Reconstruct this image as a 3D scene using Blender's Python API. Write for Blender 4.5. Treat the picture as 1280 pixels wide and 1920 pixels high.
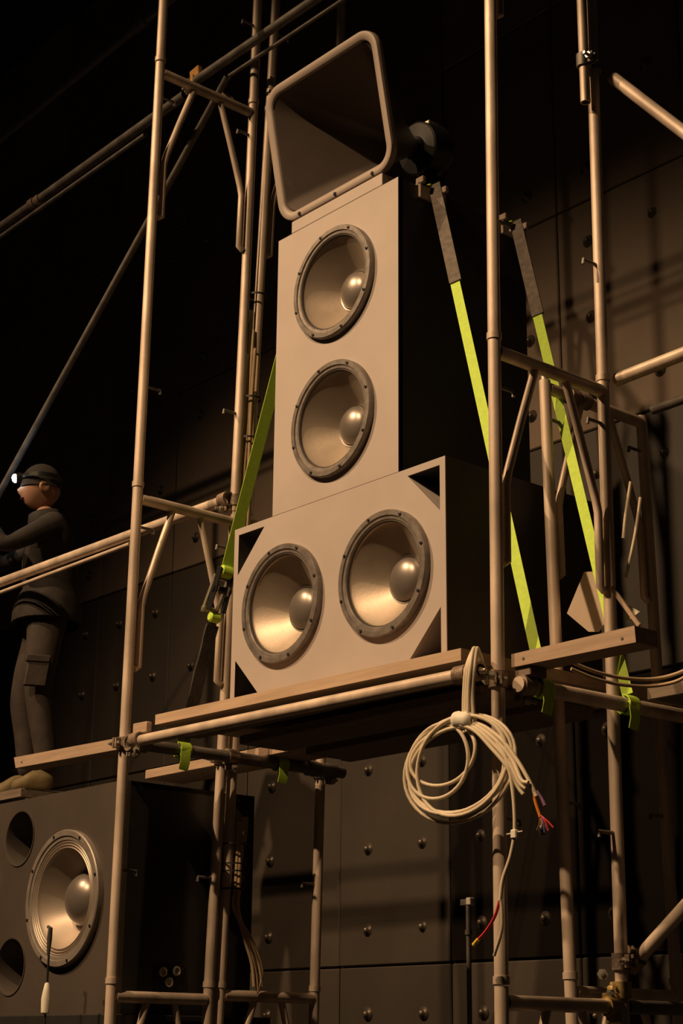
import bpy, bmesh, math, random
from mathutils import Vector, Matrix, Quaternion
random.seed(7)
sc = bpy.context.scene
for o in list(bpy.data.objects): bpy.data.objects.remove(o)
COL = sc.collection
ZO = 3.05                      # height of the loudspeaker deck datum above the floor
PI = math.pi
def W(p): return Vector((p[0], p[1], p[2] + ZO))

# ------------------------------------------------------------------ camera
cam = bpy.data.objects.new('camera', bpy.data.cameras.new('camera')); COL.objects.link(cam)
cam.data.sensor_fit = 'HORIZONTAL'; cam.data.sensor_width = 24.0
cam.data.lens = 3166.7 * 24.0 / 1280.0
_r = Vector((0.6540, 0.7565, 0.0095)).normalized(); _f = Vector((-0.7227, 0.6213, 0.3041)).normalized()
_r = (_r - _f * _r.dot(_f)).normalized(); _u = _r.cross(_f)
cam.matrix_world = Matrix(((_r.x, _u.x, -_f.x, 5.140), (_r.y, _u.y, -_f.y, -3.863), (_r.z, _u.z, -_f.z, -1.217 + ZO), (0, 0, 0, 1)))
cam.data.clip_end = 200
sc.camera = cam

# ------------------------------------------------------------------ world, lights, exposure
wd = bpy.data.worlds.new('world'); sc.world = wd; wd.use_nodes = True
wd.node_tree.nodes['Background'].inputs[0].default_value = (1.0, 0.86, 0.7, 1)
wd.node_tree.nodes['Background'].inputs[1].default_value = 0.0035
def spot(name, az, el, dist, target, energy, size, blend, radius, color, ymul=0.5):
    l = bpy.data.lights.new(name, 'SPOT'); o = bpy.data.objects.new(name, l); COL.objects.link(o)
    a, e = math.radians(az), math.radians(el)
    t = W(target)
    o.location = t + Vector((math.sin(a) * math.cos(e), -math.cos(a) * math.cos(e), math.sin(e))) * dist
    o.rotation_euler = (t - o.location).to_track_quat('-Z', 'Y').to_euler()
    o.scale = (1, ymul, 1)                      # framing shutters: an oval beam
    l.energy = energy; l.spot_size = math.radians(size); l.spot_blend = blend; l.shadow_soft_size = radius; l.color = color
    return o
WARM = (1.0, 0.64, 0.335)
spot('stage_spot_a', -26, 45, 10.0, (-0.05, 0.0, 0.05), 3050, 62, 1.0, 0.08, WARM, 0.64)
spot('stage_spot_b', 3, 44, 10.0, (0.75, 0.0, 0.05), 2600, 62, 1.0, 0.08, WARM, 0.64)
sc.view_settings.view_transform = 'Standard'; sc.view_settings.look = 'None'
sc.view_settings.gamma = 1.0; sc.view_settings.use_curve_mapping = False
sc.view_settings.exposure = 0.0

# ------------------------------------------------------------------ materials
MATS = {}
def mat(name, col, rough=0.6, metal=0.0, var=0.15, scale=12.0, bump=0.0, bscale=60.0, col2=None, coords='Object', stretch=(1, 1, 1), rnd=0.0, emit=None, spec=None):
    if name in MATS: return MATS[name]
    m = bpy.data.materials.new(name); m.use_nodes = True; nt = m.node_tree; n = nt.nodes; b = n['Principled BSDF']
    b.inputs['Roughness'].default_value = rough; b.inputs['Metallic'].default_value = metal
    if spec is not None: b.inputs['Specular IOR Level'].default_value = spec
    tc = n.new('ShaderNodeTexCoord'); mp = n.new('ShaderNodeMapping'); mp.inputs['Scale'].default_value = stretch
    nt.links.new(tc.outputs[coords], mp.inputs[0])
    nz = n.new('ShaderNodeTexNoise'); nz.inputs['Scale'].default_value = scale; nz.inputs['Detail'].default_value = 5
    nt.links.new(mp.outputs[0], nz.inputs[0])
    rp = n.new('ShaderNodeValToRGB'); rp.color_ramp.elements[0].position = 0.3; rp.color_ramp.elements[1].position = 0.7
    c2 = col2 or tuple(c * (1 - var) for c in col); c1 = col if col2 else tuple(min(1, c * (1 + var)) for c in col)
    rp.color_ramp.elements[0].color = (*c2, 1); rp.color_ramp.elements[1].color = (*c1, 1)
    nt.links.new(nz.outputs[0], rp.inputs[0])
    out = rp.outputs[0]
    if rnd:
        oi = n.new('ShaderNodeObjectInfo'); hv = n.new('ShaderNodeHueSaturation'); ma = n.new('ShaderNodeMapRange')
        ma.inputs[3].default_value = 1 - rnd; ma.inputs[4].default_value = 1 + rnd
        nt.links.new(oi.outputs['Random'], ma.inputs[0]); nt.links.new(ma.outputs[0], hv.inputs['Value'])
        nt.links.new(out, hv.inputs['Color']); out = hv.outputs[0]
    nt.links.new(out, b.inputs['Base Color'])
    if bump:
        n2 = n.new('ShaderNodeTexNoise'); n2.inputs['Scale'].default_value = bscale; n2.inputs['Detail'].default_value = 4
        nt.links.new(mp.outputs[0], n2.inputs[0])
        bp = n.new('ShaderNodeBump'); bp.inputs['Strength'].default_value = bump; bp.inputs['Distance'].default_value = 0.004
        nt.links.new(n2.outputs[0], bp.inputs['Height']); nt.links.new(bp.outputs[0], b.inputs['Normal'])
    if emit:
        b.inputs['Emission Color'].default_value = (*emit[0], 1); b.inputs['Emission Strength'].default_value = emit[1]
    MATS[name] = m
    return m
GREY = mat('grey_baffle_paint', (0.46, 0.40, 0.375), 0.65, var=0.05, scale=5, bump=0.04, bscale=300)
BLACK = mat('black_cabinet_paint', (0.022, 0.020, 0.018), 0.55, var=0.2, bump=0.1, bscale=200)
INNER = mat('port_lining', (0.10, 0.085, 0.08), 0.8, var=0.15)
HORN = mat('grey_horn_rim', (0.34, 0.28, 0.25), 0.55, var=0.06, scale=6)
HORNI = mat('dark_horn_fibreglass', (0.085, 0.066, 0.055), 0.5, var=0.1, scale=6)
RING = mat('dark_cast_basket', (0.21, 0.185, 0.17), 0.42, 0.35, var=0.25, scale=30, bump=0.1)
RUBBER = mat('surround_rubber', (0.07, 0.06, 0.055), 0.5, var=0.2)
CONE = mat('doped_paper_cone', (0.42, 0.35, 0.285), 0.45, 0.55, var=0.1, scale=9, bump=0.06, bscale=90)
CAP = mat('satin_dust_cap', (0.25, 0.22, 0.20), 0.34, 0.55, var=0.05, scale=10)
SCREW = mat('black_screw', (0.03, 0.03, 0.03), 0.4, 0.6)
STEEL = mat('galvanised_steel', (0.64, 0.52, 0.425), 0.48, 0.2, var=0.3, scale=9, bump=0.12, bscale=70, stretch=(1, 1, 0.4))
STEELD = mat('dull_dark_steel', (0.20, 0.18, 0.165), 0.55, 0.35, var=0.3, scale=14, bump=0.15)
RUST = mat('rusty_clamp_steel', (0.42, 0.33, 0.26), 0.55, 0.4, scale=25, col2=(0.16, 0.11, 0.08), bump=0.3, bscale=120)
BRASS = mat('yellow_zinc_clamp', (0.50, 0.36, 0.14), 0.45, 0.5, var=0.3, scale=30)
WOOD = mat('raw_plywood', (0.60, 0.44, 0.32), 0.7, scale=4, col2=(0.47, 0.335, 0.235), stretch=(1, 6, 14), bump=0.1)
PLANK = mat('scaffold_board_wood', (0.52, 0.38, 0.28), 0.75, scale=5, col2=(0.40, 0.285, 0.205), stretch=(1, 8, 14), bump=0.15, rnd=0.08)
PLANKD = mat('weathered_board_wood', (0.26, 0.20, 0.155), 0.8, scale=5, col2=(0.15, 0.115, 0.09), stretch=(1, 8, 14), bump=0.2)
LIME = mat('lime_webbing', (0.58, 0.86, 0.08), 0.65, var=0.08, scale=60, bump=0.2, bscale=400)
SLEEVE = mat('grey_strap_sleeve', (0.20, 0.17, 0.15), 0.85, scale=50, col2=(0.12, 0.10, 0.09), bump=0.4, bscale=200)
SLEEVEB = mat('black_strap_sleeve', (0.05, 0.046, 0.044), 0.7, scale=18, col2=(0.022, 0.02, 0.02), bump=0.5, bscale=80)
RATCH = mat('ratchet_zinc', (0.55, 0.50, 0.42), 0.35, 0.7, var=0.2)
CORNER = mat('tan_corner_plastic', (0.42, 0.33, 0.27), 0.5, var=0.08)
CABLE = mat('cream_cable_jacket', (0.72, 0.62, 0.47), 0.45, var=0.06, scale=20)
CABLET = mat('tan_cable_jacket', (0.52, 0.38, 0.24), 0.5, var=0.08, scale=20)
TAPE = mat('white_tape', (0.85, 0.80, 0.70), 0.6, var=0.04)
CBLACK = mat('black_cable_jacket', (0.02, 0.02, 0.02), 0.5)
LIPS = mat('lip_skin', (0.26, 0.11, 0.09), 0.5)
RED = mat('red_wire', (0.60, 0.03, 0.05), 0.45); ORANGE = mat('orange_wire', (0.75, 0.25, 0.04), 0.45)
BLUE = mat('blue_wire', (0.08, 0.12, 0.40), 0.45); YELLOW = mat('yellow_wire', (0.75, 0.55, 0.08), 0.45)
VIOLET = mat('violet_wire', (0.25, 0.13, 0.28), 0.45); COPPER = mat('bare_copper', (0.75, 0.6, 0.5), 0.3, 0.8)
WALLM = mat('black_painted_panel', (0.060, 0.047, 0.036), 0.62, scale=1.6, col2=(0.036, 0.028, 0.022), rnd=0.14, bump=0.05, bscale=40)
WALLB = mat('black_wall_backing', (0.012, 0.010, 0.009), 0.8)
WALL_LIT = mat('painted_light_panel', (0.20, 0.145, 0.105), 0.65, scale=1.6, col2=(0.13, 0.095, 0.068), rnd=0.14, bump=0.05, bscale=40)  # lighter tone stands in for the light falling on the upper wall
BOLT = mat('wall_bolt_steel', (0.11, 0.09, 0.075), 0.4, 0.5, var=0.3)
FLOORM = mat('black_stage_floor', (0.03, 0.026, 0.022), 0.6, scale=3, bump=0.05)
WALL_SHADE = mat('painted_shade_panel', (0.010, 0.008, 0.007), 0.75, scale=1.6, rnd=0.14, spec=0.05)  # shade on the lower right wall, painted into the panel colour
SUBP = mat('worn_black_plywood', (0.085, 0.068, 0.058), 0.55, scale=2.2, col2=(0.055, 0.044, 0.037), bump=0.1, bscale=150)
SUBRING = mat('grey_sub_frame', (0.27, 0.235, 0.21), 0.45, 0.3, var=0.15, scale=20)
SUBCONE = mat('grey_sub_cone', (0.46, 0.39, 0.33), 0.40, 0.5, var=0.1, scale=9)
CARD = mat('cream_card', (0.88, 0.74, 0.60), 0.75, scale=6, col2=(0.74, 0.60, 0.48))
JACKET = mat('black_work_jacket', (0.030, 0.024, 0.020), 0.85, scale=14, col2=(0.012, 0.010, 0.009), bump=0.5, bscale=25)
TROUS = mat('dark_brown_work_trousers', (0.055, 0.040, 0.033), 0.85, scale=10, col2=(0.028, 0.021, 0.019), bump=0.6, bscale=22)
SKIN = mat('skin', (0.40, 0.22, 0.15), 0.5, var=0.06)
HAIR = mat('dark_knit_cap', (0.03, 0.026, 0.024), 0.9, bump=0.4, bscale=150)
SHOE = mat('tan_work_boot', (0.17, 0.13, 0.06), 0.7, var=0.3, scale=20)
GLOW = mat('headlamp_glow', (1, 1, 1), 0.3, emit=((0.80, 0.95, 1.0), 30.0))
PLASTIC = mat('black_plastic', (0.015, 0.015, 0.016), 0.35)
REDT = mat('red_tape', (0.55, 0.06, 0.035), 0.6)
AMBER = mat('amber_tape', (0.85, 0.42, 0.10), 0.6, var=0.1, scale=25)

# ------------------------------------------------------------------ mesh helpers
def basis(d, up=Vector((0, 0, 1))):
    d = Vector(d).normalized()
    if abs(d.dot(up)) > 0.98: up = Vector((1, 0, 0))
    a = d.cross(up).normalized(); b = a.cross(d).normalized()
    return a, b, d
class MB:
    def __init__(self): self.v = []; self.f = []; self.mi = []; self.m = 0
    def add(self, vs, fs):
        k = len(self.v); self.v += [Vector(p) for p in vs]
        for f in fs: self.f.append([i + k for i in f]); self.mi.append(self.m)
        return self
    def obox(self, c, ax, ay, az, bev=0.0):
        c = Vector(c); ax, ay, az = Vector(ax), Vector(ay), Vector(az)
        if not bev:
            vs = [c + ax * i + ay * j + az * k for i in (-1, 1) for j in (-1, 1) for k in (-1, 1)]
            return self.add(vs, [(0, 1, 3, 2), (4, 6, 7, 5), (0, 4, 5, 1), (2, 3, 7, 6), (0, 2, 6, 4), (1, 5, 7, 3)])
        bm = bmesh.new(); bmesh.ops.create_cube(bm, size=2.0)
        for v in bm.verts: v.co = Vector((v.co.x * ax.length, v.co.y * ay.length, v.co.z * az.length))
        bmesh.ops.bevel(bm, geom=bm.edges[:], offset=bev, segments=1, affect='EDGES')
        X, Y, Z = ax.normalized(), ay.normalized(), az.normalized()
        bm.verts.index_update()
        vs = [c + X * v.co.x + Y * v.co.y + Z * v.co.z for v in bm.verts]; fs = [[v.index for v in f.verts] for f in bm.faces]
        bm.free(); return self.add(vs, fs)
    def box(self, a, b, bev=0.0):
        a, b = Vector(a), Vector(b); c = (a + b) / 2; h = (b - a) / 2
        return self.obox(c, (h.x, 0, 0), (0, h.y, 0), (0, 0, h.z), bev)
    def tube(self, pts, r, seg=14, cap=True, up=Vector((0, 0, 1))):
        pts = [Vector(p) for p in pts]; n = len(pts); rr = r if isinstance(r, (list, tuple)) else [r] * n
        ring = []; vs = []
        d0 = (pts[1] - pts[0]).normalized(); a, b, _ = basis(d0, up); prev = d0
        for i, p in enumerate(pts):
            d = (pts[min(i + 1, n - 1)] - pts[max(i - 1, 0)])
            d = d.normalized() if d.length > 1e-9 else prev
            q = prev.rotation_difference(d); a = (q @ a); a = (a - d * a.dot(d)).normalized(); b = d.cross(a); prev = d
            vs += [p + (a * math.cos(2 * PI * k / seg) + b * math.sin(2 * PI * k / seg)) * rr[i] for k in range(seg)]
        fs = [(i * seg + k, i * seg + (k + 1) % seg, (i + 1) * seg + (k + 1) % seg, (i + 1) * seg + k) for i in range(n - 1) for k in range(seg)]
        if cap: fs += [list(range(seg))[::-1], [(n - 1) * seg + k for k in range(seg)]]
        return self.add(vs, fs)
    def pipe(self, a, b, r, wall=0.004, seg=16):           # a hollow straight tube with open ends
        a, b = Vector(a), Vector(b); x, y, d = basis(b - a); vs = []
        for p, q in ((a, r), (b, r), (b, r - wall), (a, r - wall)):
            vs += [p + (x * math.cos(2 * PI * k / seg) + y * math.sin(2 * PI * k / seg)) * q for k in range(seg)]
        fs = [(i * seg + k, i * seg + (k + 1) % seg, ((i + 1) % 4) * seg + (k + 1) % seg, ((i + 1) % 4) * seg + k) for i in range(4) for k in range(seg)]
        return self.add(vs, fs)
    def lathe(self, o, d, prof, seg=56, close=False):       # profile of (radius, distance along d)
        o = Vector(o); x, y, d = basis(d); vs = []; fs = []; n = len(prof)
        for r, h in prof:
            vs += [o + d * h + (x * math.cos(2 * PI * k / seg) + y * math.sin(2 * PI * k / seg)) * max(r, 1e-5) for k in range(seg)]
        m = n if close else n - 1
        for i in range(m):
            j = (i + 1) % n
            fs += [(i * seg + k, i * seg + (k + 1) % seg, j * seg + (k + 1) % seg, j * seg + k) for k in range(seg)]
        return self.add(vs, fs)
    def ring(self, c, d, r0, r1, h, seg=22):                # a short thick collar
        return self.lathe(c, d, [(r0, -h / 2), (r1, -h / 2), (r1, h / 2), (r0, h / 2)], seg, True)
    def strap(self, pts, wdir, w, t):                       # flat webbing along a polyline
        pts = [Vector(p) for p in pts]; n = len(pts); vs = []; wds = wdir if isinstance(wdir, list) else [wdir] * n
        for i, p in enumerate(pts):
            d = (pts[min(i + 1, n - 1)] - pts[max(i - 1, 0)]).normalized()
            wd_ = Vector(wds[i]); wd_ = (wd_ - d * wd_.dot(d)).normalized(); nn = d.cross(wd_)
            for s, q in ((-1, -1), (1, -1), (1, 1), (-1, 1)): vs.append(p + wd_ * s * w / 2 + nn * q * t / 2)
        fs = [(i * 4 + k, i * 4 + (k + 1) % 4, (i + 1) * 4 + (k + 1) % 4, (i + 1) * 4 + k) for i in range(n - 1) for k in range(4)]
        fs += [(3, 2, 1, 0), tuple((n - 1) * 4 + k for k in range(4))]
        return self.add(vs, fs)
    def prism(self, poly, d):                               # planar polygon pushed along d
        poly = [Vector(p) for p in poly]; d = Vector(d); n = len(poly)
        return self.add(poly + [p + d for p in poly], [list(range(n))[::-1], [n + k for k in range(n)]] + [(k, (k + 1) % n, n + (k + 1) % n, n + k) for k in range(n)])
def link(name, me, parent=None, loc=None, props=None):
    o = bpy.data.objects.new(name, me); COL.objects.link(o)
    if parent is not None: o.parent = parent
    if loc is not None: o.location = loc
    for k, v in (props or {}).items(): o[k] = v
    return o
def absloc(o):
    p = Vector((0, 0, 0))
    while o is not None: p += o.location; o = o.parent
    return p
def build(name, mb, m, parent=None, smooth=35, **props):
    """mesh given in deck coordinates -> one object whose origin is at its base (or at its parent's origin)"""
    lo = Vector([min(v[i] for v in mb.v) for i in range(3)]); hi = Vector([max(v[i] for v in mb.v) for i in range(3)])
    org = Vector(((lo.x + hi.x) / 2, (lo.y + hi.y) / 2, lo.z + ZO)) if parent is None else absloc(parent)
    me = bpy.data.meshes.new(name)
    me.from_pydata([W(v) - org for v in mb.v], [], mb.f)
    for q in (m if isinstance(m, (list, tuple)) else [m]): me.materials.append(q)
    me.polygons.foreach_set('material_index', mb.mi)
    bm = bmesh.new(); bm.from_mesh(me); bmesh.ops.recalc_face_normals(bm, faces=bm.faces); bm.to_mesh(me); bm.free()
    if smooth:
        me.polygons.foreach_set('use_smooth', [True] * len(me.polygons)); me.set_sharp_from_angle(angle=math.radians(smooth))
    me.update()
    return link(name, me, parent, org if parent is None else None, props)
def thing(name, loc, label, cat, group=None):
    o = link(name, None, None, W(loc), {'label': label, 'category': cat}); o.empty_display_size = 0.1
    if group: o['group'] = group
    return o
def single(name, mb, m, label, cat, group=None, smooth=35):
    o = build(name, mb, m, None, smooth, label=label, category=cat)
    if group: o['group'] = group
    return o
def lerp(a, b, t): return Vector(a) + (Vector(b) - Vector(a)) * t
def smoothpath(ctrl, n=8):                                  # Catmull-Rom through control points
    c = [Vector(p) for p in ctrl]; c = [c[0] * 2 - c[1]] + c + [c[-1] * 2 - c[-2]]; out = []
    for i in range(1, len(c) - 2):
        for k in range(n):
            t = k / n
            out.append(0.5 * ((2 * c[i]) + (c[i + 1] - c[i - 1]) * t + (2 * c[i - 1] - 5 * c[i] + 4 * c[i + 1] - c[i + 2]) * t * t + (3 * c[i] - c[i - 1] - 3 * c[i + 1] + c[i + 2]) * t ** 3))
    out.append(c[-2]); return out

# ------------------------------------------------------------------ setting: back wall of panels, floor
YW = 2.0
wall = build('wall_back', MB().box((-8.22, YW + 0.02, -3.05), (3.0, YW + 0.2, 8.0)), WALLB, kind='structure')
pm = None
PXW, PZH = 0.82, 1.22
for i in range(-10, 4):
    for j in range(-4, 4):
        x0 = -0.02 + i * PXW; z0 = 1.63 + j * PZH
        if z0 < -3.04 + 0.0: z0c = z0
        if z0 < -2.4 or x0 < -8.2: continue
        if pm is None:
            mb = MB().box((0.004, -0.022, 0.004), (PXW - 0.004, 0.0, PZH - 0.004), 0.006)
            pm = bpy.data.meshes.new('panel'); pm.from_pydata([tuple(v) for v in mb.v], [], mb.f); pm.materials.append(WALLM); pu = pm.copy(); pu.materials.clear(); pu.materials.append(WALL_LIT); pk_ = pm.copy(); pk_.materials.clear(); pk_.materials.append(WALL_SHADE)
        o = link('panel', pu if j >= 0 else (pk_ if (j == -2 and i >= -1) else pm), wall)  # upper rows carry painted light, the lower right block painted shade
        o.location = W((x0, YW + 0.02 - random.uniform(0, 0.006), z0)) - wall.location
        o.rotation_euler = (random.uniform(-0.002, 0.002), 0, random.uniform(-0.003, 0.003))
bolt_me = None
for i in range(-16, 5):
    for j in range(-10, 8):
        x = -0.22 + 0.405 * i; z = 3.03 + 0.407 * j - 0.407 * 2
        known = (abs(x + 1.44) < .1 or abs(x + 1.03) < .1 or abs(x + 2.24) < .1) and -1.2 < z < 0.4
        if not known and random.random() < 0.35: continue
        if z < -2.3 or x < -7.5: continue
        if bolt_me is None:
            mb = MB().lathe((0, 0, 0), (0, -1, 0), [(0.034, 0.0), (0.034, 0.006), (0.017, 0.008), (0.016, 0.022), (0.010, 0.03), (0, 0.031)], 10)
            bolt_me = bpy.data.meshes.new('bolt'); bolt_me.from_pydata([tuple(v) for v in mb.v], [], mb.f); bolt_me.materials.append(BOLT)
            bolt_me.polygons.foreach_set('use_smooth', [True] * len(bolt_me.polygons))
        o = link('bolt', bolt_me, wall); o.location = W((x, YW - 0.002, z)) - wall.location
build('floor', MB().box((-9, -12, -3.15), (7, YW + 0.2, -3.05)), FLOORM, kind='structure')

# ------------------------------------------------------------------ loudspeakers
def driver(parent, x, z, R, y=0.0, cap_r=0.084, ribs=False, ringm=RING, conem=CONE, rolls=1, label=None, capk=0.042, deep=0.485):
    """a cone driver in a baffle at y, facing -Y: frame ring > surround, cone, dust_cap, screws"""
    o = Vector((x, y, z)); d = Vector((0, -1, 0)); ri = R * 0.835
    fr = build('driver', MB().lathe(o, d, [(ri, -0.03), (ri, 0.016), (ri + 0.004, 0.02), (R * 0.90, 0.021), (R * 0.91, 0.026), (R * 0.985, 0.026), (R, 0.022), (R, -0.004)], 72), ringm, parent, 30)
    # rolled surround
    prof = []; n = 6 * rolls
    for k in range(n + 1):
        t = k / n; prof.append((ri + 0.002 - (R * 0.035 + 0.012 * (rolls > 1)) * t * (1.6 if rolls > 1 else 1), 0.010 + 0.008 * abs(math.sin(PI * t * rolls)) - 0.004 * t))
    rc, hc = prof[-1]
    build('surround', MB().lathe(o, d, prof, 72), RUBBER if rolls == 1 else conem, fr, 60)
    cp = []; n = 40; dc = R * deep
    for k in range(n + 1):
        t = k / n; r = rc + (cap_r - rc) * t; h = hc - dc * (t ** 0.93)
        if ribs: h += 0.0012 * math.cos(2 * PI * k / 2.0)
        cp.append((r, h))
    build('cone', MB().lathe(o, d, cp, 72), conem, fr, 60)
    hb = cp[-1][1]; cpp = []
    for k in range(11):
        a = PI / 2 * k / 10; cpp.append((cap_r * 0.97 * math.cos(a), hb + capk * math.sin(a)))
    build('dust_cap', MB().lathe(o, d, [(cap_r * 1.06, hb + 0.001), (cap_r * 1.04, hb + 0.007), (cap_r * 0.985, hb + 0.006)] + cpp, 56), CAP, fr, 50)
    for k in range(8):
        a = 2 * PI * k / 8 + 0.3
        c = o + Vector((math.cos(a), 0, math.sin(a))) * R * 0.95
        build('screw', MB().lathe(c + d * 0.024, d, [(0.0065, 0), (0.0065, 0.005), (0.003, 0.006), (0, 0.004)], 8), SCREW, fr, 30)
    return fr
def baffle_mesh(outline, holes, y0, t):
    """flat board with round holes: outline and holes in (x, z)"""
    bm = bmesh.new()
    def loop(pts):
        vs = [bm.verts.new((p[0], y0, p[1])) for p in pts]
        return [bm.edges.new((vs[i], vs[(i + 1) % len(vs)])) for i in range(len(vs))]
    es = loop(outline)
    for (x, z, r) in holes: es += loop([(x + r * math.cos(2 * PI * k / 48), z + r * math.sin(2 * PI * k / 48)) for k in range(48)])
    bmesh.ops.triangle_fill(bm, use_beauty=True, use_dissolve=False, edges=es)
    g = bmesh.ops.extrude_face_region(bm, geom=bm.faces[:])
    bmesh.ops.translate(bm, verts=[v for v in g['geom'] if isinstance(v, bmesh.types.BMVert)], vec=(0, t, 0))
    bm.verts.index_update(); mb = MB().add([v.co.copy() for v in bm.verts], [[v.index for v in f.verts] for f in bm.faces]); bm.free()
    return mb
# double woofer cabinet with cut-corner ports
CW, CB, CT, CD, TH = 1.194, 0.010, 0.750, 0.79, 0.027
c1 = thing('woofer_cabinet', (CW / 2, CD / 2, CB), 'wide grey-fronted twin woofer cabinet with triangular corner ports, standing on the wooden deck', 'loudspeaker')
ux0, uy = 0.030, 0.0
build('side_panel', MB().box((0, 0, CB), (TH, CD, CT)), [BLACK], c1)
build('side_panel', MB().box((CW - TH, 0.003, CB), (CW, CD, CT)), [BLACK], c1)
build('top_panel', MB().box((TH, 0.003, CT - TH), (CW - TH, CD, CT)), [BLACK], c1)
build('bottom_panel', MB().box((TH, 0.003, CB), (CW - TH, CD, CB + 0.04)), [BLACK], c1)
build('back_panel', MB().box((TH, CD - TH, CB + TH), (CW - TH, CD, CT - TH)), [BLACK], c1)
e = MB(); e.box((0, -0.001, CB), (TH, 0.003, CT)); e.box((CW - TH, -0.001, CB), (CW, 0.003, CT)); e.box((TH, -0.001, CT - TH), (CW - TH, 0.003, CT)); e.box((TH, -0.001, CB), (CW - TH, 0.003, CB + 0.04))
build('front_edging', e, GREY, c1, label='grey painted front edges')
kx, kz = 0.163, 0.166
xi0, xi1, zi0, zi1 = TH, CW - TH, CB + 0.040, CT - TH
octo = [(xi0 + kx, zi0), (xi1 - kx, zi0), (xi1, zi0 + kz), (xi1, zi1 - kz), (xi1 - kx, zi1), (xi0 + kx, zi1), (xi0, zi1 - kz), (xi0, zi0 + kz)]
build('baffle', baffle_mesh(octo, [(0.318, 0.387, 0.192), (0.889, 0.387, 0.192)], -0.001, 0.022), GREY, c1, label='grey baffle with cut corners')
for (sx, sz) in ((0, 0), (1, 0), (0, 1), (1, 1)):
    xa = xi0 if sx == 0 else xi1; za = zi0 if sz == 0 else zi1
    dx = kx if sx == 0 else -kx; dz = kz if sz == 0 else -kz
    p = [(xa + dx, 0.0225, za), (xa, 0.0225, za + dz), (xa, CD - TH, za + dz), (xa + dx, CD - TH, za)]
    nrm = Vector((dx, 0, dz)).normalized() * 0.018
    build('port_board', MB().prism(p, nrm), GREY, c1)
driver(c1, 0.318, 0.387, 0.230, ribs=True)
driver(c1, 0.889, 0.387, 0.230, ribs=True)
# tall twin driver cabinet above
UX0, UX1, UT, UD = 0.238, 0.956, 1.930, 0.69
c2 = thing('speaker_cabinet', ((UX0 + UX1) / 2, UD / 2, CT), 'tall narrow grey-fronted cabinet with two drivers one above the other, on the wide woofer cabinet', 'loudspeaker')
s = MB()
s.box((UX0, 0.003, CT + 0.002), (UX0 + TH, UD, UT)); s.box((UX1 - TH, 0.003, CT + 0.002), (UX1, UD, UT))
s.box((UX0 + TH, 0.003, UT - TH), (UX1 - TH, UD, UT)); s.box((UX0 + TH, 0.003, CT + 0.002), (UX1 - TH, UD, CT + TH)); s.box((UX0 + TH, UD - TH, CT + TH), (UX1 - TH, UD, UT - TH))
build('shell', s, BLACK, c2, label='matt black cabinet sides')
build('baffle', baffle_mesh([(UX0, CT + 0.002), (UX1, CT + 0.002), (UX1, UT), (UX0, UT)], [(0.599, 1.052, 0.190), (0.599, 1.616, 0.190)], -0.001, 0.022), GREY, c2, label='grey baffle')
driver(c2, 0.599, 1.052, 0.229, cap_r=0.080)
driver(c2, 0.599, 1.616, 0.229, cap_r=0.080)
# horn
TIL = 0.192; HW, HH, HR = 0.689, 0.586, 0.095
h = thing('horn_loudspeaker', (0.597, 0.2, 1.932), 'big grey square-mouthed horn loudspeaker on top of the tall cabinet', 'loudspeaker')
hu = Vector((0, -math.sin(TIL), math.cos(TIL))); hn = Vector((0, -math.cos(TIL), -math.sin(TIL))); hx = Vector((1, 0, 0))
HC = Vector((0.597, 0.0, 1.988)) + hu * HH / 2
def rrect(w, hh, r, n=8):
    pts = []
    for cx, cz, a0 in ((w / 2 - r, hh / 2 - r, 0), (-w / 2 + r, hh / 2 - r, 90), (-w / 2 + r, -hh / 2 + r, 180), (w / 2 - r, -hh / 2 + r, 270)):
        for k in range(n + 1):
            a = math.radians(a0 + 90 * k / n); pts.append((cx + r * math.cos(a), cz + r * math.sin(a)))
    return pts
def loft(secs, cap=False):
    mb = MB(); vs = []; n = len(secs[0][0])
    for pts, dep in secs: vs += [HC + hx * a + hu * b - hn * dep for a, b in pts]
    fs = [(i * n + k, i * n + (k + 1) % n, (i + 1) * n + (k + 1) % n, (i + 1) * n + k) for i in range(len(secs) - 1) for k in range(n)]
    mb.add(vs, fs); return mb
inner = []; outer = []
for k in range(13):
    t = k / 12; dep = 0.012 + 0.46 * t; w = 0.05 + (HW - 0.075 - 0.05) * (1 - t) ** 1.12; hh = 0.05 + (HH - 0.075 - 0.05) * (1 - t) ** 1.12
    r = min(0.076 * (1 - t) + 0.0245 * t, min(w, hh) / 2 - 0.0004)
    inner.append((rrect(w, hh, r), dep)); outer.append((rrect(w + 0.022, hh + 0.022, r + 0.011), dep + 0.004))
mb = loft(inner + outer[::-1])
build('flare', mb, HORNI, h, 50)
lip = []
for (off, dep) in ((-0.0375, 0.02), (-0.0375, 0.006), (-0.033, 0.0), (-0.008, -0.006), (-0.002, -0.003), (0, 0.006), (0, 0.024), (-0.006, 0.03), (-0.0375, 0.03)):
    lip.append((rrect(HW + 2 * off, HH + 2 * off, HR + off), dep))
build('mouth_rim', loft(lip), HORN, h, 50, label='rounded rim around the horn mouth')
for dx in (-0.22, 0.0, 0.22):
    c = HC - hu * (HH / 2 - 0.013) + hx * dx + hn * 0.004
    build('screw', MB().lathe(c, hn, [(0.008, 0), (0.008, 0.004), (0, 0.005)], 8), SCREW, h)
build('base_board', MB().box((0.32, -0.001, 1.932), (0.866, 0.46, 1.985), 0.002), GREY, h, label='board under the horn mouth')
th = HC - hn * 0.475
cd = build('compression_driver', MB().lathe(th, -hn, [(0.0, -0.004), (0.05, -0.004), (0.052, 0.02), (0.105, 0.024), (0.112, 0.03), (0.112, 0.125), (0.104, 0.132), (0.09, 0.134), (0.085, 0.16), (0.05, 0.175), (0, 0.177)], 40), PLASTIC, h, label='black compression driver')
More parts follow.
